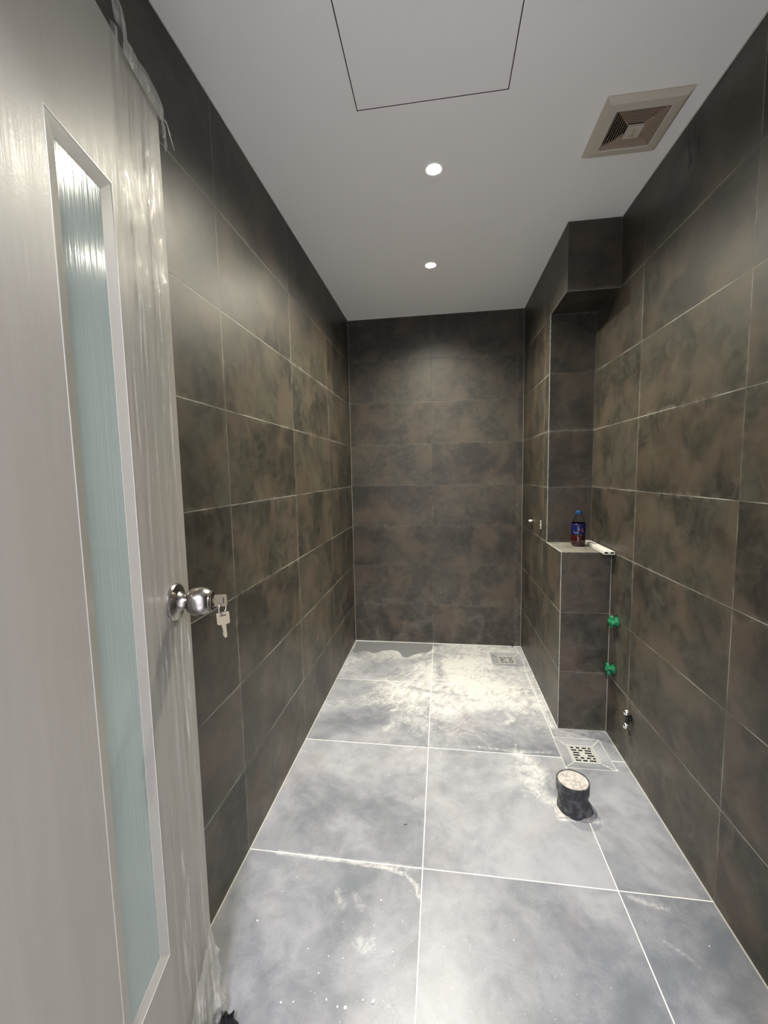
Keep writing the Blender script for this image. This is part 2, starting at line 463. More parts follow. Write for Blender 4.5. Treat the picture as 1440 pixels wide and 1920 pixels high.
CLEAN = [([(.30, -.88), (.34, -.94)], .025), ([(.38, -.86), (.36, -.97), (.42, -1.0), (.44, -1.06)], .018), ([(.80, -.93), (.90, -.90), (.98, -.86)], .035),
         ([(.64, -.22), (.65, -.42), (.66, -.56)], .03), ([(.47, -.66), (.60, -.70), (.76, -.72)], .016), ([(.05, -.52), (.25, -.55)], .03),
         ([(.55, -.95), (.70, -1.02), (.85, -.98)], .022), ([(1.02, -1.15), (1.16, -1.16)], .022)]
SBB = [(min(p[0] for p in pl)-2.5*w, max(p[0] for p in pl)+2.5*w, min(p[1] for p in pl)-2.5*w, max(p[1] for p in pl)+2.5*w) for pl, w, s in STROKES]
def macro_dust(x, y):
    v = 0
    back = max(0, min(1, (y+1.22)/.35))
    v = (.50+.10*math.sin(x*9+2*math.sin(y*11)))*back
    v += .26*math.exp(-((x-.75)**2/.10+(y+.62)**2/.06))
    v += .20*math.exp(-((x-.85)**2/.05+(y+.25)**2/.05))
    v -= .30*math.exp(-((x-.14)**2/.04+(y+.72)**2/.16))
    v -= .22*math.exp(-((x-.90)**2/.03+(y+.92)**2/.01))
    v -= .12*math.exp(-((x-.25)**2/.04+(y+.36)**2/.012))
    v += .20*math.exp(-((x-.62)**2/.20+(y+1.30)**2/.06))
    v += .42*math.exp(-((x-1.05)**2/.012+(y+1.33)**2/.018))
    v += .12*math.exp(-((x-.2)**2/.1+(y+1.25)**2/.01))
    v += .09*math.exp(-((x-.9)**2/.3+(y+2.3)**2/.08))
    if y < -1.2: v = max(0, v)+.02
    return max(0, v)
def drain_z(x, y):
    z = 0
    for cx, cy, R, r in DRAINS:
        mx = max(abs(x-cx), abs(y-cy))
        if mx < R: z = min(z, -.007*min(1, (R-mx)/(R-r)))
    return z
xs = [i*.0085 for i in range(int(XW/.0085)+1)]+[XW]; ys = [YF-T+i*.0085 for i in range(int((T-YF)/.0085)+1)]+[0.0]
for cx, cy, R, r in DRAINS:
    xs += [cx-R, cx-r, cx+r, cx+R]; ys += [cy-R, cy-r, cy+r, cy+R]
def uniq(a):
    a = sorted(a); o = [a[0]]
    for v in a[1:]:
        if v-o[-1] > .0006: o.append(v)
    return o
xs, ys = uniq(xs), uniq(ys)
verts = []; att = {'dust': [], 'wet': [], 'stroke': [], 'clean': []}
for y in ys:
    for x in xs:
        verts.append((x, y, drain_z(x, y)))
        att['dust'].append(macro_dust(x, y))
        att['wet'].append(poly_sd((x, y)) if y > -.32 and x < .75 else -.1)
        k = 0
        for (pl, w, s), bb in zip(STROKES, SBB):
            if not (bb[0] < x < bb[1] and bb[2] < y < bb[3]): continue
            d = min(seg_d((x, y), pl[i], pl[i+1]) for i in range(len(pl)-1))
            if d < 2.4*w: k = max(k, s*math.exp(-(d/w)**2))
        att['stroke'].append(k); k = 0
        if y > -1.3:
            for pl, w in CLEAN:
                d = min(seg_d((x, y), pl[i], pl[i+1]) for i in range(len(pl)-1)); k = max(k, math.exp(-(d/w)**2))
        att['clean'].append(k)
nx = len(xs); faces = [(j*nx+i, j*nx+i+1, (j+1)*nx+i+1, (j+1)*nx+i) for j in range(len(ys)-1) for i in range(nx-1)]
hole = []
for f in faces:
    cx_ = sum(verts[i][0] for i in f)/4; cy_ = sum(verts[i][1] for i in f)/4
    hole.append(any(max(abs(cx_-c[0]), abs(cy_-c[1])) < c[3] for c in DRAINS))
faces = [f for f, h in zip(faces, hole) if not h]
nv = len(verts)
verts += [(0, YF-T, -.05), (XW, YF-T, -.05), (XW, 0, -.05), (0, 0, -.05)]
faces.append((nv, nv+3, nv+2, nv+1))
me = bpy.data.meshes.new('floor'); me.from_pydata(verts, [], faces)
for k, v in att.items():
    a = me.attributes.new(k, 'FLOAT', 'POINT'); a.data.foreach_set('value', v+[0.0]*4)
me.materials.append(tile_floor)
fl = bpy.data.objects.new('floor', me); COL.objects.link(fl)
tag(fl, 'grey cement tile floor with white joints, dusty and stained at the far end', kind='structure')

# ceiling with holes for the hatch, the fan and the two downlights
PAN = (.421, -2.14, .868, -1.690)       # access panel x0,y0,x1,y1
FAN = (1.2895, -1.497, .1205, .078)     # centre, half outer, half grille
LR = .031
def ceiling_bm():
    bm = bmesh.new()
    g = .0025
    fx, fy = FAN[0], FAN[1]; hg = FAN[3]
    cx = [0, PAN[0]-g, PAN[2]+g, fx-hg, fx+hg, XW]; cy = [YF-T, PAN[1]-g, PAN[3]+g, fy-hg, fy+hg, 0]
    sq = []
    for (lx, ly), _, _ in LAMPS:
        cx += [lx-.05, lx+.05]; cy += [ly-.05, ly+.05]; sq.append((lx, ly))
    cx, cy = uniq(cx), uniq(cy)
    for i in range(len(cx)-1):
        for j in range(len(cy)-1):
            a, b, c, d = cx[i], cx[i+1], cy[j], cy[j+1]; mx_, my_ = (a+b)/2, (c+d)/2
            if PAN[0]-g < mx_ < PAN[2]+g and PAN[1]-g < my_ < PAN[3]+g: continue
            if abs(mx_-fx) < hg and abs(my_-fy) < hg: continue
            if any(abs(mx_-s[0]) < .05 and abs(my_-s[1]) < .05 for s in sq): continue
            vs = [bm.verts.new(p) for p in ((a, c, H), (b, c, H), (b, d, H), (a, d, H))]; bm.faces.new(vs)
    for lx, ly in sq:
        n = 48; ang = [2*pi*k/n+pi/4 for k in range(n)]
        inn = [bm.verts.new((lx+LR*cos(a), ly+LR*sin(a), H)) for a in ang]
        outp = []
        for a in ang:
            k = .05/max(abs(cos(a)), abs(sin(a))); outp.append(bm.verts.new((lx+k*cos(a), ly+k*sin(a), H)))
        upv = [bm.verts.new((v.co.x, v.co.y, H+.05)) for v in inn]
        for k in range(n):
            q = (k+1) % n; bm.faces.new((inn[k], inn[q], outp[q], outp[k])); bm.faces.new((inn[k], upv[k], upv[q], inn[q]))
    bmesh.ops.remove_doubles(bm, verts=bm.verts, dist=.0002)
    # hatch rim and roof slab
    for (a, b, c, d) in ((PAN[0]-g, PAN[1]-g, PAN[2]+g, PAN[3]+g), (fx-hg, fy-hg, fx+hg, fy+hg)):
        lo = [bm.verts.new(p) for p in ((a, b, H), (c, b, H), (c, d, H), (a, d, H))]; hi = [bm.verts.new(v.co+Vector((0, 0, .06))) for v in lo]
        for k in range(4):
            f = bm.faces.new((lo[k], lo[(k+1) % 4], hi[(k+1) % 4], hi[k])); f.material_index = 1
    box(bm, (-T, YF-T, H+.06), (XW+T, T, H+.09), 1)
    return bm
ceil_bm = ceiling_bm()
me = bpy.data.meshes.new('ceiling'); ceil_bm.to_mesh(me); ceil_bm.free(); me.materials.append(ceil_m); me.materials.append(dark_gap)
ce = bpy.data.objects.new('ceiling', me); COL.objects.link(ce); tag(ce, 'flat white painted ceiling', kind='structure')

# grout and caulk beads along edges
def bead(n, a, b, w, mat): struct('trim_%d' % n, boxm(tuple(min(p, q)-w for p, q in zip(a, b)), tuple(max(p, q)+w for p, q in zip(a, b))), mat)
bead(1, (0, 0, 0), (0, 0, H), .0016, grout_pale)
bead(2, (XB, YF*0-.002, 0), (XB, -.002, H), .0014, grout_pale)
bead(3, (0, YF, H), (0, 0, H), .0022, caulk_white)
bead(4, (XW, YF, H), (XW, YB, H), .0026, caulk_white)
bead(5, (0, 0, H), (XB, 0, H), .0022, caulk_white)
bead(6, (XB, YB, 0), (XB, YB, ZL), .0013, grout_pale)
bead(7, (XB, YC, ZL), (XB, YC, ZS), .0016, grout_pale)
bead(8, (XB, YB, ZS), (XB, YB, H), .0010, grout_dim)
bead(9, (XB, YB, ZS), (XW, YB, ZS), .0010, grout_dim)
bead(10, (XB, YC, ZS), (XW, YC, ZS), .0010, grout_dim)
bead(11, (XB, YB, ZS), (XB, YC, ZS), .0010, grout_dim)
bead(12, (XB, YB, ZL), (XW, YB, ZL), .0009, grout_dim)
bead(13, (XB, YC, ZL), (XB, YB, ZL), .0014, grout_pale)
bead(14, (XB, YC, ZL), (XW, YC, ZL), .0012, grout_pale)
bead(15, (XW, YB, 0), (XW, YB, ZL), .0016, grout_pale)
bead(16, (XW, YC, ZL), (XW, YC, ZS), .0010, grout_dim)
bead(17, (XW, YB, ZS), (XW, YB, H), .0012, grout_dim)
bead(18, (XB, YB, 0), (XW, YB, 0), .0016, grout_pale)
bead(19, (0, 0, 0), (XB, 0, 0), .0018, caulk_white)
bead(20, (XB, YB, 0), (XB, 0, 0), .0018, caulk_white)
bead(21, (XB, YB, H), (XB, 0, H), .0016, caulk_white)
bead(22, (XB, YB, H), (XW, YB, H), .0016, caulk_white)

# door lining of the doorway
bm = bmesh.new()
box(bm, (DX0-.001, YF-T-.01, 0), (DX0+.012, YF+.004, DZ)); box(bm, (DX1-.012, YF-T-.01, 0), (DX1+.001, YF+.004, DZ)); box(bm, (DX0, YF-T-.01, DZ-.012), (DX1, YF+.004, DZ+.001))
struct('trim_23', bm, door_edge)

# ------------------------------------------------------------------ the open door
DW = .70
dv = Vector((-.1951, .98078, 0)); FE = Vector((.1307, -2.242, 0)); hinge = FE-dv*DW
door = empty('door_1', hinge, (0, 0, math.atan2(dv.y, dv.x)))
tag(door, 'white door standing open at the left, a narrow frosted glass strip in it and plastic film on it', kind='structure')
# local: x from hinge to free edge, visible face at y=0 (towards -y), leaf thickness towards +y
TH = .040; DT = 1.995; DB = .012
GX0, GX1, GZ0, GZ1 = DW-.298, DW-.2035, .436, 1.725
def leaf():
    bm = bmesh.new()
    q = .0225; X = [0, GX0-q, GX1+q, DW]; Z = [DB, GZ0-q, GZ1+q, DT]
    for i in range(3):
        for k in range(3):
            if i == 1 and k == 1: continue
            box(bm, (X[i], 0, Z[k]), (X[i+1], TH, Z[k+1]))
    bmesh.ops.remove_doubles(bm, verts=bm.verts, dist=1e-5)
    # drop the inner duplicate walls between blocks
    dup = {}
    for f in list(bm.faces):
        key = tuple(sorted(v.index for v in f.verts))
    bm.verts.index_update()
    for f in list(bm.faces): dup.setdefault(frozenset(v.index for v in f.verts), []).append(f)
    bmesh.ops.delete(bm, geom=[f for v in dup.values() if len(v) > 1 for f in v], context='FACES_ONLY')
    return bm
lf = link('door_leaf', leaf(), door_paint, door)
# hinges on the hidden edge
for z in (.25, 1.0, 1.75):
    hb = lathe([(.006, z-.045), (.006, z+.045)], 12, True, True); xf(hb, Matrix.Translation((-.004, -.003, 0)))
    link('hinge', hb, steel, door)
# glazing bead: flat raised surround, mitred, sloping down to the glass
def frame_ring(x0, x1, z0, z1, steps, bm=None):
    """steps: list of (grow, y) rings from outside to inside"""
    bm = bm or bmesh.new(); R = []
    for g, y in steps:
        R.append([bm.verts.new(p) for p in ((x0-g, y, z0-g), (x1+g, y, z0-g), (x1+g, y, z1+g), (x0-g, y, z1+g))])
    for A, B in zip(R, R[1:]):
        for k in range(4): bm.faces.new((A[k], A[(k+1) % 4], B[(k+1) % 4], B[k]))
    return bm
gb = frame_ring(GX0, GX1, GZ0, GZ1, [(.0245, .0003), (.0232, -.0005), (.0216, -.0005), (.0210, .0002), (0, .0050), (0, .012)])
link('glazing_bead', gb, mould_m, door)
gl = boxm((GX0-.002, .0055, GZ0-.002), (GX1+.002, .0115, GZ1+.002)); link('glass_pane', gl, glass_m, door)
# knob set: rose, neck, barrel with keyway; its axis is local -Y
def lathe_y(prof, n=40, rad=None):
    b = lathe(prof, n, rad=rad); xf(b, Matrix.Rotation(pi/2, 4, 'X')); return b   # +Z -> -Y
KX, KZ = DW-.066, 1.046
rose = lathe_y([(0, 0), (.0375, 0), (.0375, .003), (.035, .0065), (.027, .009), (.021, .0105), (.0165, .016), (.0145, .022), (.0145, .026), (0, .026)], 48)
xf(rose, Matrix.Translation((KX, 0, KZ))); ro = link('knob_rose', rose, steel, door, smooth='auto')
knb = lathe_y([(0, .022), (.0125, .022), (.0125, .0245), (.017, .0255), (.0225, .029), (.0268, .036), (.0288, .045), (.0286, .053), (.0265, .061), (.0225, .067), (.0205, .0695), (.0205, .0725), (.019, .074), (.0135, .074), (.0135, .071), (0, .071)], 56)
xf(knb, Matrix.Translation((KX, 0, KZ))); kn = link('door_knob', knb, steel, door, smooth='auto')
kh = lathe_y([(0, .0711), (.0128, .0711), (.0128, .073), (0, .073)], 32); xf(kh, Matrix.Translation((KX, 0, KZ))); link('lock_cylinder', kh, black_m, kn)
# latch plate on the free edge
lp = boxm((DW-.0005, .012, KZ-.03), (DW+.0015, .030, KZ+.03)); link('latch_plate', lp, steel, door)

# clear film wrapped round the free edge of the leaf
def fbm(x, y, z, o=4):
    s = 0; a = 1
    for _ in range(o): s += a*noise.noise((x, y, z)); x, y, z = x*2.1, y*2.1, z*2.1; a *= .5
    return s
def film_sheet():
    bm = bmesh.new(); nz, nu = 330, 46; rows = []
    for k in range(nz+1):
        z = .02+k/nz*1.985; row = []
        left = .165+.02*noise.noise((0, z*2.3, 5)); right = .030+.012*noise.noise((3, z*1.7, 1))+.006*noise.noise((3, z*9, 1))
        low = max(0, min(1, (.34-z)/.30)); top = max(0, min(1, (z-1.90)/.1))
        right = right*(1-low)+(-.030-.018*noise.noise((1, z*9, 8)))*low
        right = right*(1-top)+.012*top
        for i in range(nu+1):
            t = i/nu; u = left+(right-left)*t
            ridge = fbm(u*26, z*1.3, 2.0)
            y = .0022+.0060*max(0, ridge)+.0035*max(0, fbm(u*75, z*2.6, 7.0, 3))*(.4+t)
            y += low*(.012+.022*max(0, fbm(u*20, z*11, 4.0)))*(.3+.7*t)
            y += .003*t*t
            if u < 0: y += min(.03, -u*.4)*noise.noise((u*30, z*8, 2))-(-u)*.4
            row.append(bm.verts.new((DW-u, -y, z)))
        rows.append(row)
    for A, B in zip(rows, rows[1:]):
        for i in range(nu):
            f = bm.faces.new((A[i], A[i+1], B[i+1], B[i]))
            if A[i].co.z < .30-.12*(DW-A[i].co.x)/.15 or A[i+1].co.x > DW: f.material_index = 1
    return bm
fo = link('protective_film', film_sheet(), [film_m, film_dense], door, smooth=True)
# torn flap folded over the top corner
bm = bmesh.new(); rows = []
for k in range(15):
    t = k/14; row = []
    for i in range(41):
        s = i/40; x = DW-.13+.165*s
        zt = DT+.046-.012*s+.018*math.exp(-((s-.66)/.16)**2)+.012*noise.noise((s*7, 3, 1))+(.05*math.exp(-((s-.02)/.035)**2))
        if s > .82: zt -= (s-.82)*.10
        z = DT-.015+(zt-DT+.015)*t
        y = -.006-.010*sin(t*pi)*(.6+.5*noise.noise((s*14, t*2, 0)))+.016*t*t
        if s > .79: y += (s-.79)*.05; z -= (s-.79)*.16*(1-t*.3)
        row.append(bm.verts.new((x, y, z)))
    rows.append(row)
for A, B in zip(rows, rows[1:]):
    for i in range(40): bm.faces.new((A[i], A[i+1], B[i+1], B[i]))
link('film_flap', bm, film_dense, fo, smooth=True)
# curl of film hanging from the top corner
pts = [(DW+.000+.030*t+.004*sin(t*6), -.004-.012*t, DT-.012+.010*sin(t*4)-.028*t*t) for t in [i/14 for i in range(15)]]
link('film_curl', tube(pts, [.0022*(1-.6*i/14) for i in range(15)], 8), film_dense, fo, smooth=True)

# ------------------------------------------------------------------ keys in the knob
def key_bm():
    head = [(-.012, -.004), (-.012, .018), (-.010, .020), (.010, .020), (.012, .018), (.012, -.004), (.004, -.006)]
    sh = [(.004, -.030), (.0028, -.034), (.0028, -.010)]
    teeth = [(.004, -.0062), (.004, -.012), (.0024, -.0135), (.004, -.016), (.002, -.018), (.004, -.021), (.0026, -.0235), (.004, -.026), (.002, -.030), (0, -.034), (-.004, -.031), (-.004, -.006)]
    pts_ = [(-.012, -.004), (-.012, .018), (-.010, .020), (.010, .020), (.012, .018), (.012, -.004)]+teeth
    bm = extrude_poly(pts_, .0022)
    return bm
kb = empty('key_bunch', door.matrix_world @ Vector((0, 0, 0)))
Mdoor = Matrix.Translation(hinge) @ Matrix.Rotation(math.atan2(dv.y, dv.x), 4, 'Z')
kpos = Mdoor @ Vector((KX, -.0725, KZ)); kb.location = kpos
tag(kb, 'two small nickel keys on a ring stuck in the door knob', 'keys')
rotz = math.atan2(dv.y, dv.x)
out = Mdoor.to_3x3() @ Vector((0, -1, 0))       # out of the door face
k1 = key_bm(); xf(k1, Matrix.Translation((0, 0, -.0011)))
# blade (-y local) goes into the lock, so key +y -> out ; key +x -> vertical
sidev = Vector((0, 0, 1)).cross(out)
B3 = Matrix((Vector((0, 0, 1)), out, Vector((0, 0, 1)).cross(out))).transposed().to_4x4()
xf(k1, Matrix.Translation(out*.009) @ B3); link('key', k1, brass_key, kb)
hole_p = out*.019+Vector((0, 0, -.004))
ring = []
rc = hole_p+Vector((0, 0, -.012))
for i in range(28):
    a = 2*pi*i/28; ring.append(rc+Vector((0, 0, 1))*.012*cos(a)+(out*.4+sidev*.9).normalized()*.010*sin(a))
link('ring', tube(ring, .0011, 8, closed=True), chrome, kb, smooth=True)
k2 = key_bm(); xf(k2, Matrix.Translation((0, -.016, -.0011)))
face = (cam_o.location-kpos).normalized(); face.z = 0; face.normalize()
xd = Vector((0, 0, 1)).cross(face)*-1
tilt = Matrix.Rotation(.05, 4, face)
B4 = tilt @ Matrix((xd, Vector((0, 0, 1)), xd.cross(Vector((0, 0, 1))))).transposed().to_4x4()
xf(k2, Matrix.Translation(rc+Vector((0, 0, -.012))) @ B4); link('key', k2, brass_key, kb)
k3 = key_bm()
# dark slot in each key head
for (mx3, par) in ((Matrix.Translation(out*.009) @ B3, None), (Matrix.Translation(rc+Vector((0, 0, -.012))) @ B4 @ Matrix.Translation((0, -.016, 0)), None)):
    sb = boxm((-.006, .012, -.0015), (.006, .0145, .0015)); xf(sb, mx3); link('key_hole', sb, black_m, kb)
k3.free()

# ------------------------------------------------------------------ ceiling access panel
bm = boxm((PAN[0], PAN[1], H), (PAN[2], PAN[3], H+.012))
o = link('ceiling_access_panel', bm, ceil_m, bevel=.0008); tag(o, 'square white access panel set flush in the ceiling, outlined by a dark gap', 'access panel')
bm = boxm((PAN[0]-.002, PAN[1]-.002, H+.02), (PAN[2]+.002, PAN[3]+.002, H+.03)); link('backing', bm, dark_gap, o)

# ------------------------------------------------------------------ extractor fan grille
fx, fy, fo_, fg = FAN
fan = empty('extractor_fan', (fx, fy, H)); tag(fan, 'square cream plastic extractor fan grille set in the ceiling near the right wall', 'extractor fan')
def rings_z(steps):
    bm = bmesh.new(); R = []
    for g, z in steps: R.append([bm.verts.new(p) for p in ((-g, -g, z), (g, -g, z), (g, g, z), (-g, g, z))])
    for A, B in zip(R, R[1:]):
        for k in range(4): bm.faces.new((A[k], A[(k+1) % 4], B[(k+1) % 4], B[k]))
    return bm
link('fan_frame', rings_z([(fo_, 0), (fo_, -.004), (fo_-.014, -.016), (fg+.003, -.018), (fg, -.016), (fg, .03)]), fan_m, fan)
bm = boxm((-fg, -fg, .028), (fg, fg, .034)); link('fan_housing', bm, black_hole, fan)
NL = 7
for i in range(NL):
    g = fg-.0035-i*(fg-.0035-.024)/NL; w = .0042
    # slanted louvre ring: outer edge low, inner edge high
    z0 = -.0145-.0006*i
    lb = rings_z([(g, z0), (g-w, z0+.0115), (g-w-.0014, z0+.0115), (g-.0014, z0), (g, z0)])
    link('louvre', lb, fan_grill, fan)
cp = boxm((-.024, -.024, -.026), (.024, .024, -.016)); link('centre_plate', cp, fan_m, fan, bevel=.002)
bm = bmesh.new(); box(bm, (-.0025, -.015, -.0272), (.0025, .013, -.0258)); box(bm, (-.010, .010, -.0272), (.010, .014, -.0258))
link('raised_mark', bm, fan_grill, fan)
for sx in (-1, 1):
    for sy in (-1, 1):
        bm = bmesh.new(); L = fg-.006
        tube([(sx*L, sy*L, -.006), (sx*.023, sy*.023, -.020)], .0016, 6, bm); link('corner_rib', bm, fan_grill, fan)

# ------------------------------------------------------------------ downlights
def downlight(loc, color, watt, label, name='recessed_downlight', r=.036, blend=1.0, size=155):
    t = empty(name, (loc[0], loc[1], H)); tag(t, label, 'ceiling light', 'recessed ceiling downlights')
    link('trim_ring', lathe([(r, 0), (r, -.0025), (r-.003, -.0045), (r-.009, -.0035), (r-.011, 0), (r-.012, .010)], 48), Mat('satin lamp ring', rough=.35, color=(.85, .84, .82)).m, t, smooth='auto')
    link('reflector', lathe([(r-.0112, -.001), (r-.0120, .022), (r-.018, .030)], 40), chrome, t, smooth=True)
    link('lens', lathe([(0, -.001), (.018, 0), (.0225, .003), (.0235, .008), (.0235, .018)], 40), lens_m, t)
    ld = bpy.data.lights.new('downlight_beam', 'SPOT'); ld.energy = watt; ld.color = color; ld.spot_size = radians(size); ld.spot_blend = blend
    ld.shadow_soft_size = .018
    lo = bpy.data.objects.new('downlight_beam', ld); COL.objects.link(lo); lo.parent = t; lo.location = (0, 0, -.008)
    ln = ld.copy(); ln.spot_size = radians(64); ln.energy = watt*1.5      # the lens throws a tighter core beam
    lo = bpy.data.objects.new('downlight_core', ln); COL.objects.link(lo); lo.parent = t; lo.location = (0, 0, -.008)
    return t
downlight(LAMPS[0][0], LAMPS[0][1], LAMPS[0][2], 'lit round recessed downlight nearer the camera, between the hatch and the far light')
downlight(LAMPS[1][0], LAMPS[1][1], LAMPS[1][2], 'lit round recessed downlight farther from the camera, near the end wall')
# corridor downlight behind the camera
ld = bpy.data.lights.new('corridor_lamp', 'AREA'); ld.energy = HALL_W; ld.color = (.93, .92, 1); ld.shape = 'DISK'; ld.size = .30
lo = bpy.data.objects.new('corridor_lamp', ld); COL.objects.link(lo); lo.location = (.58, YF-T-.72, H-.01)

# ------------------------------------------------------------------ floor drains
def drain(c, label, dusty):
    cx, cy, R, r = c
    d = empty('floor_drain', (cx, cy, -.0072)); tag(d, label, 'floor drain', 'square steel floor drains')
    a = r-.0006; w = .007
    bm = bmesh.new()
    box(bm, (-a, -a, -.004), (a, -a+w, .003)); box(bm, (-a, a-w, -.004), (a, a, .003)); box(bm, (-a, -a+w, -.004), (-a+w, a-w, .003)); box(bm, (a-w, -a+w, -.004), (a, a-w, .003))
    link('drain_frame', bm, drain_steel, d, bevel=.0008)
    # grate: plate pierced by slots in staggered rows
    L = a-w-.0012; rows = 6; bm = bmesh.new(); slot_h = .0108; pitch = 2*L/rows
    for k in range(rows):
        yc = -L+pitch*(k+.5); y0, y1 = yc-slot_h/2, yc+slot_h/2
        box(bm, (-L, yc-pitch/2, -.001), (L, y0, .0012)); box(bm, (-L, y1, -.001), (L, yc+pitch/2, .0012))
        cuts_ = [(-.86, -.40), (-.26, .12), (.30, .84)] if k % 2 == 0 else [(-.84, -.56), (-.36, -.04), (.16, .52), (.66, .90)]
        if k in (2, 3): cuts_ = [(-.88, -.30), (.34, .88)] if k == 2 else [(-.80, -.26), (.22, .80)]
        xp = -L
        for (s0, s1) in cuts_:
            box(bm, (xp, y0, -.001), (s0*L, y1, .0012)); xp = s1*L
        box(bm, (xp, y0, -.001), (L, y1, .0012))
    link('grate', bm, drain_steel, d)
    link('sump', boxm((-a+.001, -a+.001, -.03), (a-.001, a-.001, -.022)), black_hole, d)
    return d
drain(DRAINS[0], 'square slotted steel floor drain in front of the tiled boxing, by the black pipe stub', 0)
drain(DRAINS[1], 'square slotted steel floor drain in the far right corner by the end wall', 1)

# ------------------------------------------------------------------ black sewer pipe stub
px, py, ph = 1.158, -1.492, .118
p = empty('sewer_pipe_stub', (px, py, 0)); tag(p, 'short black sewer pipe stub standing on the floor, its top choked with white dust', 'pipe stub')
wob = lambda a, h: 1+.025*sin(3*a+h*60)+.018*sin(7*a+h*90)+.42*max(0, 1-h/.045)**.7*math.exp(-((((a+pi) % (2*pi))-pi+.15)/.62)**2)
wob2 = lambda a, h: 1+.012*sin(2*a+1)+.008*sin(5*a)
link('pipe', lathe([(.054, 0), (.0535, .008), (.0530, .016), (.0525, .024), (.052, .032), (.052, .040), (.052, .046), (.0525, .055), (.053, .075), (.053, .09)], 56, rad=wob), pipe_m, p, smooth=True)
link('collar', lathe([(.0535, .072), (.0575, .074), (.0585, .080), (.0582, ph-.004), (.057, ph), (.054, ph), (.0535, ph-.012)], 56, rad=wob2), pipe_m, p, smooth='auto')
bm = bmesh.new(); rr = [bm.verts.new((0, 0, ph-.003))]; prev = None; first = []
for j in range(1, 15):
    ring_ = []
    for i in range(56):
        a = 2*pi*i/56; r_ = .0545*j/14
        x_, y_ = r_*cos(a)*wob2(a, 0), r_*sin(a)*wob2(a, 0)
        ring_.append(bm.verts.new((x_, y_, ph-.003+(.0025*fbm(x_*70, y_*70, 1) if j < 14 else 0))))
    if prev is None:
        for i in range(56): bm.faces.new((rr[0], ring_[i], ring_[(i+1) % 56]))
    else:
        for i in range(56): bm.faces.new((prev[i], ring_[i], ring_[(i+1) % 56], prev[(i+1) % 56]))
    prev = ring_
link('dust_plug', bm, mortar, p, smooth=True)
mp = extrude_poly([(-.062, -.050), (.074, -.050), (.072, -.03), (.066, .055), (-.03, .062), (-.060, .02)], .0025); xf(mp, Matrix.Translation((0, 0, .0003)))
link('mortar_patch', mp, mortar, p)

# ------------------------------------------------------------------ green pipe plugs
def green_plug(z, y, rot, label, master=None):
    g = empty('pipe_plug', (XW, y, z), (0, -pi/2, 0)); tag(g, label, 'pipe plug', 'green plugs in the right wall')
    g.scale = (1.15, 1.15, 1.0)
    if master:
        for ch in master.children:
            c = ch.copy(); COL.objects.link(c); c.parent = g; c.rotation_euler.z += rot
        return g
    link('socket', lathe([(.0205, -.002), (.0205, .003), (.0185, .004), (.0145, .004), (.0145, .014), (0, .014)], 36), green_m, g, smooth='auto')
    link('wall_recess', lathe([(.026, .0003), (.0205, .0012), (.020, .0012)], 30, rad=lambda a, h: 1+.08*sin(3*a)+.05*sin(5*a)), black_m, g)
    link('stem', lathe([(.011, .012), (.011, .024), (0, .024)], 24), green_m, g, smooth='auto')
    # four-winged turning head
    pts_ = []
    for k in range(72):
        a = 2*pi*k/72; r_ = .0135+.0115*max(0, cos(2*a))**.6
        pts_.append((r_*cos(a), r_*sin(a)))
    pb = []
    for k in range(96):
        a = 2*pi*k/96; r_ = .0125+.0125*(abs(cos(2*a))**1.5)
        pb.append((r_*cos(a), r_*sin(a)))
    hb = extrude_poly(pb, .012); xf(hb, Matrix.Translation((0, 0, .020)))
    link('winged_head', hb, green_m, g, bevel=.0015)
    link('hub', lathe([(.010, .030), (.010, .036), (.007, .038), (0, .038)], 24), green_m, g, smooth='auto')
    return g
g1 = green_plug(.590, -1.070, 0, 'upper of two green plastic pipe plugs in the right wall')
green_plug(.354, -1.050, .5, 'lower of two green plastic pipe plugs in the right wall, nearer the floor', g1)

# ------------------------------------------------------------------ angle valve low on the right wall
v = empty('angle_valve', (XW, -1.247, .228), (0, -pi/2, 0)); tag(v, 'small chrome water valve low on the right wall above the floor', 'valve')
link('wall_flange', lathe([(.017, 0), (.017, .002), (.012, .005), (.008, .006), (.008, .02)], 30), black_m, v, smooth='auto')
b = tube([(-.030, 0, .018), (-.012, 0, .018), (.012, 0, .018), (.030, 0, .018)], [.006, .0085, .0085, .006], 16); link('valve_body', b, black_m, v, smooth='auto')
for s in (1, -1):
    kb_ = lathe([(0, -.013), (.008, -.012), (.0125, -.006), (.0135, 0), (.0125, .006), (.008, .012), (0, .013)], 24); xf(kb_, Matrix.Translation((s*.030, 0, .022)))
    link('end_cap', kb_, chrome, v, smooth=True)
st = tube([(-.042, 0, .016), (-.055, 0, .010), (-.072, 0, .006)], .003, 8); link('tail', st, black_m, v, smooth=True)

# ------------------------------------------------------------------ bits fixed to the side of the boxing
w = empty('wire_stub', (XB, -.345, .975)); tag(w, 'small white wall plug with a short black wire, on the side of the boxing', 'wire stub')
b = lathe([(0, 0), (.0055, 0), (.0075, .008), (.0075, .020), (.005, .024), (0, .024)], 18); xf(b, Matrix.Rotation(-pi/2, 4, 'Y')); link('plug', b, white_pvc, w, smooth='auto')
link('wire', tube([(-.001, -.012, -.004), (-.006, -.02, .0), (-.006, -.022, .022), (-.004, -.024, .045)], .0013, 8), black_m, w, smooth=True)
link('wire', tube([(-.001, -.012, -.004), (-.008, -.016, -.015), (-.003, -.014, -.048)], .0022, 8), black_m, w, smooth=True)
c = empty('latch_bracket', (XB, -.560, .977)); tag(c, 'tiny steel bracket with two holes, fixed to the side of the boxing', 'bracket')
link('plate', boxm((-.0025, -.010, -.024), (0, .010, .024)), white_pvc, c, bevel=.001)
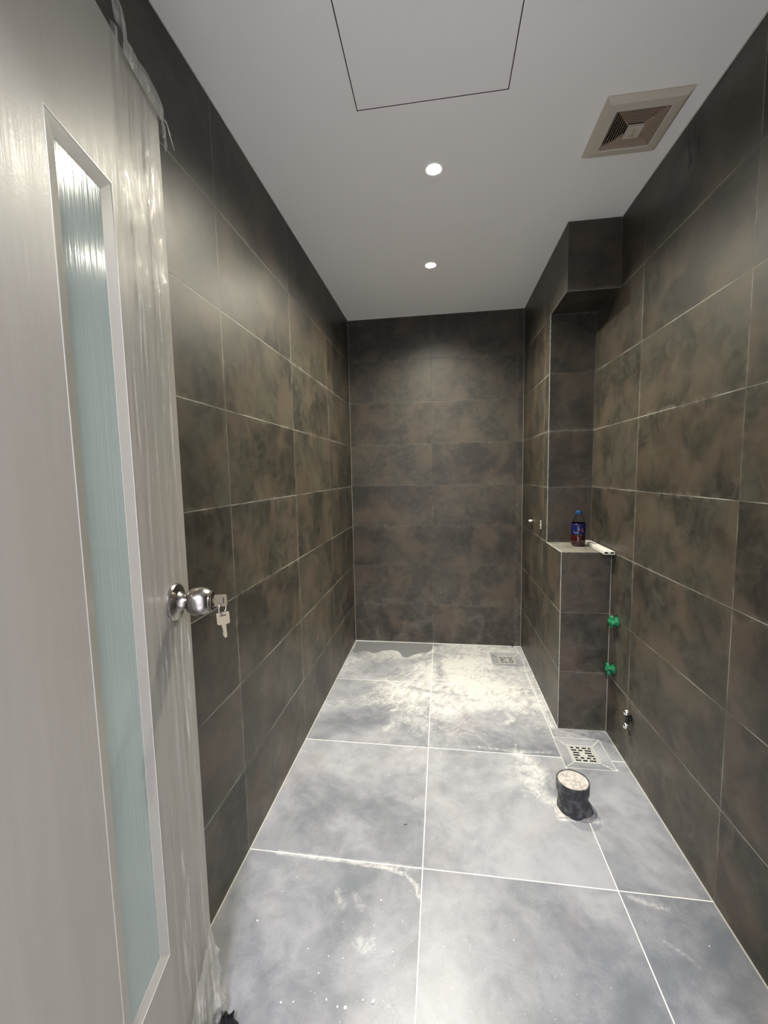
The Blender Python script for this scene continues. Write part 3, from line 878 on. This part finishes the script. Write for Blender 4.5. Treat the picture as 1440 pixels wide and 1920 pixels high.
for s in (.011, -.012):
    b = lathe([(0, 0), (.0055, 0), (.0055, .0008), (0, .0008)], 16); xf(b, Matrix.Translation((-.0025, 0, s)) @ Matrix.Rotation(-pi/2, 4, 'Y')); link('screw_hole', b, black_hole, c)

# ------------------------------------------------------------------ bottle on the ledge
bt = empty('drink_bottle', (1.372, -.800, ZL)); tag(bt, 'plastic bottle with blue cap, blue label and dark red drink, on the tiled ledge', 'bottle')
petal = lambda a, h: 1+(.03*cos(5*a) if h < .012 else 0)
R0 = .0345
link('body', lathe([(0, .004), (.020, .001), (.030, .002), (R0, .012), (R0, .050), (R0-.002, .055), (R0, .060), (R0, .112), (R0-.003, .122), (.027, .138), (.019, .152), (.0135, .160), (.0125, .166), (.0125, .172)], 48, rad=petal), pet_m, bt, smooth=True)
link('liquid', lathe([(0, .006), (.028, .004), (R0-.0015, .013), (R0-.0015, .050), (R0-.0035, .055), (R0-.0015, .060), (R0-.0015, .064), (0, .064)], 48), red_liquid, bt, smooth='auto')
link('cap', lathe([(.0145, .166), (.0155, .167), (.0155, .182), (.014, .184), (0, .184)], 60, rad=lambda a, h: 1+.02*cos(30*a)), blue_cap, bt, smooth='auto')
lb = link('bottle_label', lathe([(R0+.0005, .062), (R0+.0007, .063), (R0+.0007, .116), (R0-.001, .118)], 48), label_m, bt, smooth=True)
def patch(a0, a1, z0, z1, n=6):
    bm = bmesh.new(); r_ = R0+.0012; A = []; B = []
    for k in range(n+1):
        a = a0+(a1-a0)*k/n; A.append(bm.verts.new((r_*cos(a), r_*sin(a), z0))); B.append(bm.verts.new((r_*cos(a), r_*sin(a), z1)))
    for k in range(n): bm.faces.new((A[k], A[k+1], B[k+1], B[k]))
    return bm
th = math.atan2(-3.037+.8, .669-1.372)
for a0, a1, z0, z1 in ((-.62, -.56, .072, .086), (-.52, -.40, .070, .075), (-.36, -.26, .070, .076), (-.22, -.12, .071, .075), (.10, .16, .084, .096)):
    link('white_print', patch(th+a0, th+a1, z0, z1), label_w, lb)
for a0, a1, z0, z1 in ((.40, .48, .080, .094), (.54, .70, .084, .089), (.56, .62, .076, .100), (.68, .76, .076, .084)):
    link('pink_print', patch(th+a0, th+a1, z0, z1), label_r, lb)

# ------------------------------------------------------------------ white trunking offcuts on the ledge
def trunking(x0, x1, dx, label, dup=None):
    L = .33; w2, h2 = .0200, .0140; t_ = .0013
    if dup: o = dup.copy(); COL.objects.link(o)
    else:
        bm = bmesh.new()
        outer = [(-w2/2, 0), (w2/2, 0), (w2/2, h2), (-w2/2, h2)]; inner = [(-w2/2+t_, t_), (w2/2-t_, t_), (w2/2-t_, h2-t_), (-w2/2+t_, h2-t_)]
        ring4 = []
        for yy in (0, L):
            ring4.append(([bm.verts.new((a, yy, b)) for a, b in outer], [bm.verts.new((a, yy, b)) for a, b in inner]))
        for k in range(4):
            q = (k+1) % 4
            bm.faces.new((ring4[0][0][k], ring4[0][0][q], ring4[1][0][q], ring4[1][0][k])); bm.faces.new((ring4[0][1][k], ring4[1][1][k], ring4[1][1][q], ring4[0][1][q]))
            for rg in ring4: bm.faces.new((rg[0][k], rg[1][k], rg[1][q], rg[0][q]))
        # lid seam
        box(bm, (-w2/2-.0003, 0, h2-.0024), (w2/2+.0003, L, h2-.0020))
        o = link('cable_trunking', bm, white_pvc)
    tag(o, label, 'trunking', 'white trunking offcuts on the ledge')
    o.location = (x0, -1.038, ZL+.0012); o.rotation_euler = (0, 0, -math.atan2(x1-x0, L)+dx); return o
o1 = trunking(1.4235, 1.4235, -.055, 'left of two hollow white plastic trunking offcuts lying on the tiled ledge')
o2 = trunking(1.4495, 1.4495, -.010, 'right of two hollow white plastic trunking offcuts, lying on the ledge against the right wall', o1)

# ------------------------------------------------------------------ black crumpled scrap at the foot of the door
def scrap():
    bm = bmesh.new()
    bmesh.ops.create_icosphere(bm, subdivisions=4, radius=1)
    for vv in bm.verts:
        d_ = vv.co.normalized(); n1 = fbm(d_.x*2.2+4, d_.y*2.2, d_.z*2.2, 4)
        k = .75+.45*n1
        vv.co = Vector((d_.x*.045*k, d_.y*.032*k, d_.z*.016*k+.014))
        # pointed ear
        s_ = max(0, d_.dot(Vector((.62, .45, .64)).normalized()))**26
        vv.co += Vector((.010, .012, .026))*s_
        s_ = max(0, d_.dot(Vector((-.5, .6, .6)).normalized()))**20
        vv.co += Vector((-.006, .008, .010))*s_
        vv.co.z = max(.0006, vv.co.z*.85)
    return bm
o = link('black_bag_scrap', scrap(), Mat('matt black plastic', rough=.7, color=(.003, .003, .004), spec=.15).m); o.location = (.150, -2.262, 0)
tag(o, 'crumpled black plastic scrap on the floor at the foot of the open door', 'plastic scrap')

# small black wedge left in the corner
bm = extrude_poly([(-.004, 0), (.004, 0), (.0025, .018), (-.0015, .018)], .006); xf(bm, Matrix.Rotation(pi/2, 4, 'X'))
o = link('tile_spacer', bm, black_m); o.location = (1.180, -.008, 0); tag(o, 'tiny black plastic tile spacer standing against the end wall', 'spacer')

# ------------------------------------------------------------------ crumbs of plaster strewn on the floor
bm = bmesh.new()
def crumb(x, y, s, z=0):
    b_ = bmesh.new(); bmesh.ops.create_icosphere(b_, subdivisions=1, radius=1)
    for vv in b_.verts: vv.co *= .52+.45*random.random()
    a = random.random()*6
    xf(b_, Matrix.Translation((x, y, z+s*.45)) @ Matrix.Rotation(a, 4, 'Z') @ Matrix.Diagonal((s*1.2, s*.8, s*.5, 1)))
    off = {}
    for vv in b_.verts: off[vv] = bm.verts.new(vv.co)
    for f in b_.faces: bm.faces.new([off[vv] for vv in f.verts])
    b_.free()
for x, y, s in ((.13, -2.02, .0045), (.48, -1.92, .004), (.56, -1.52, .002), (.47, -1.99, .0022), (.55, -1.97, .002), (.53, -2.05, .003), (.30, -2.07, .0026), (.36, -2.08, .0024),
                (.345, -2.12, .0024), (.40, -2.08, .0024), (.27, -2.19, .004), (.30, -2.185, .003), (.38, -2.17, .003), (.41, -2.18, .003), (.43, -2.18, .005), (.47, -2.16, .003),
                (.495, -2.16, .006), (.36, -2.24, .003), (.44, -2.26, .003), (1.411, -1.262, .006), (1.375, -1.245, .004), (.60, -1.80, .003), (1.36, -1.11, .003), (.67, -2.02, .0025),
                (.69, -2.11, .0022), (.86, -1.98, .0024), (1.38, -1.93, .0025), (.92, -2.24, .005), (.88, -2.30, .003), (.62, -2.28, .004), (.69, -2.31, .005), (.74, -2.31, .003), (.20, -1.88, .002), (.17, -1.93, .002)):
    crumb(x, y, s)
for _ in range(110):
    x, y = random.uniform(.2, 1.0), random.uniform(-2.4, -1.85); crumb(x, y, random.uniform(.0006, .0013))
for _ in range(60):
    x, y = random.uniform(.03, 1.2), random.uniform(-1.4, -.4); crumb(x, y, random.uniform(.0008, .0017))
o = link('plaster_crumbs', bm, debris_m); tag(o, 'loose white crumbs of plaster strewn over the floor tiles', 'crumbs', kind='stuff')
o = link('dirt_flake', extrude_poly([(-.006, -.002), (.006, 0), (.004, .0025), (-.005, .0015)], .001), black_m); o.location = (.530, -1.640, .0002)
tag(o, 'tiny dark flake of dirt on the middle floor tile', 'flake')
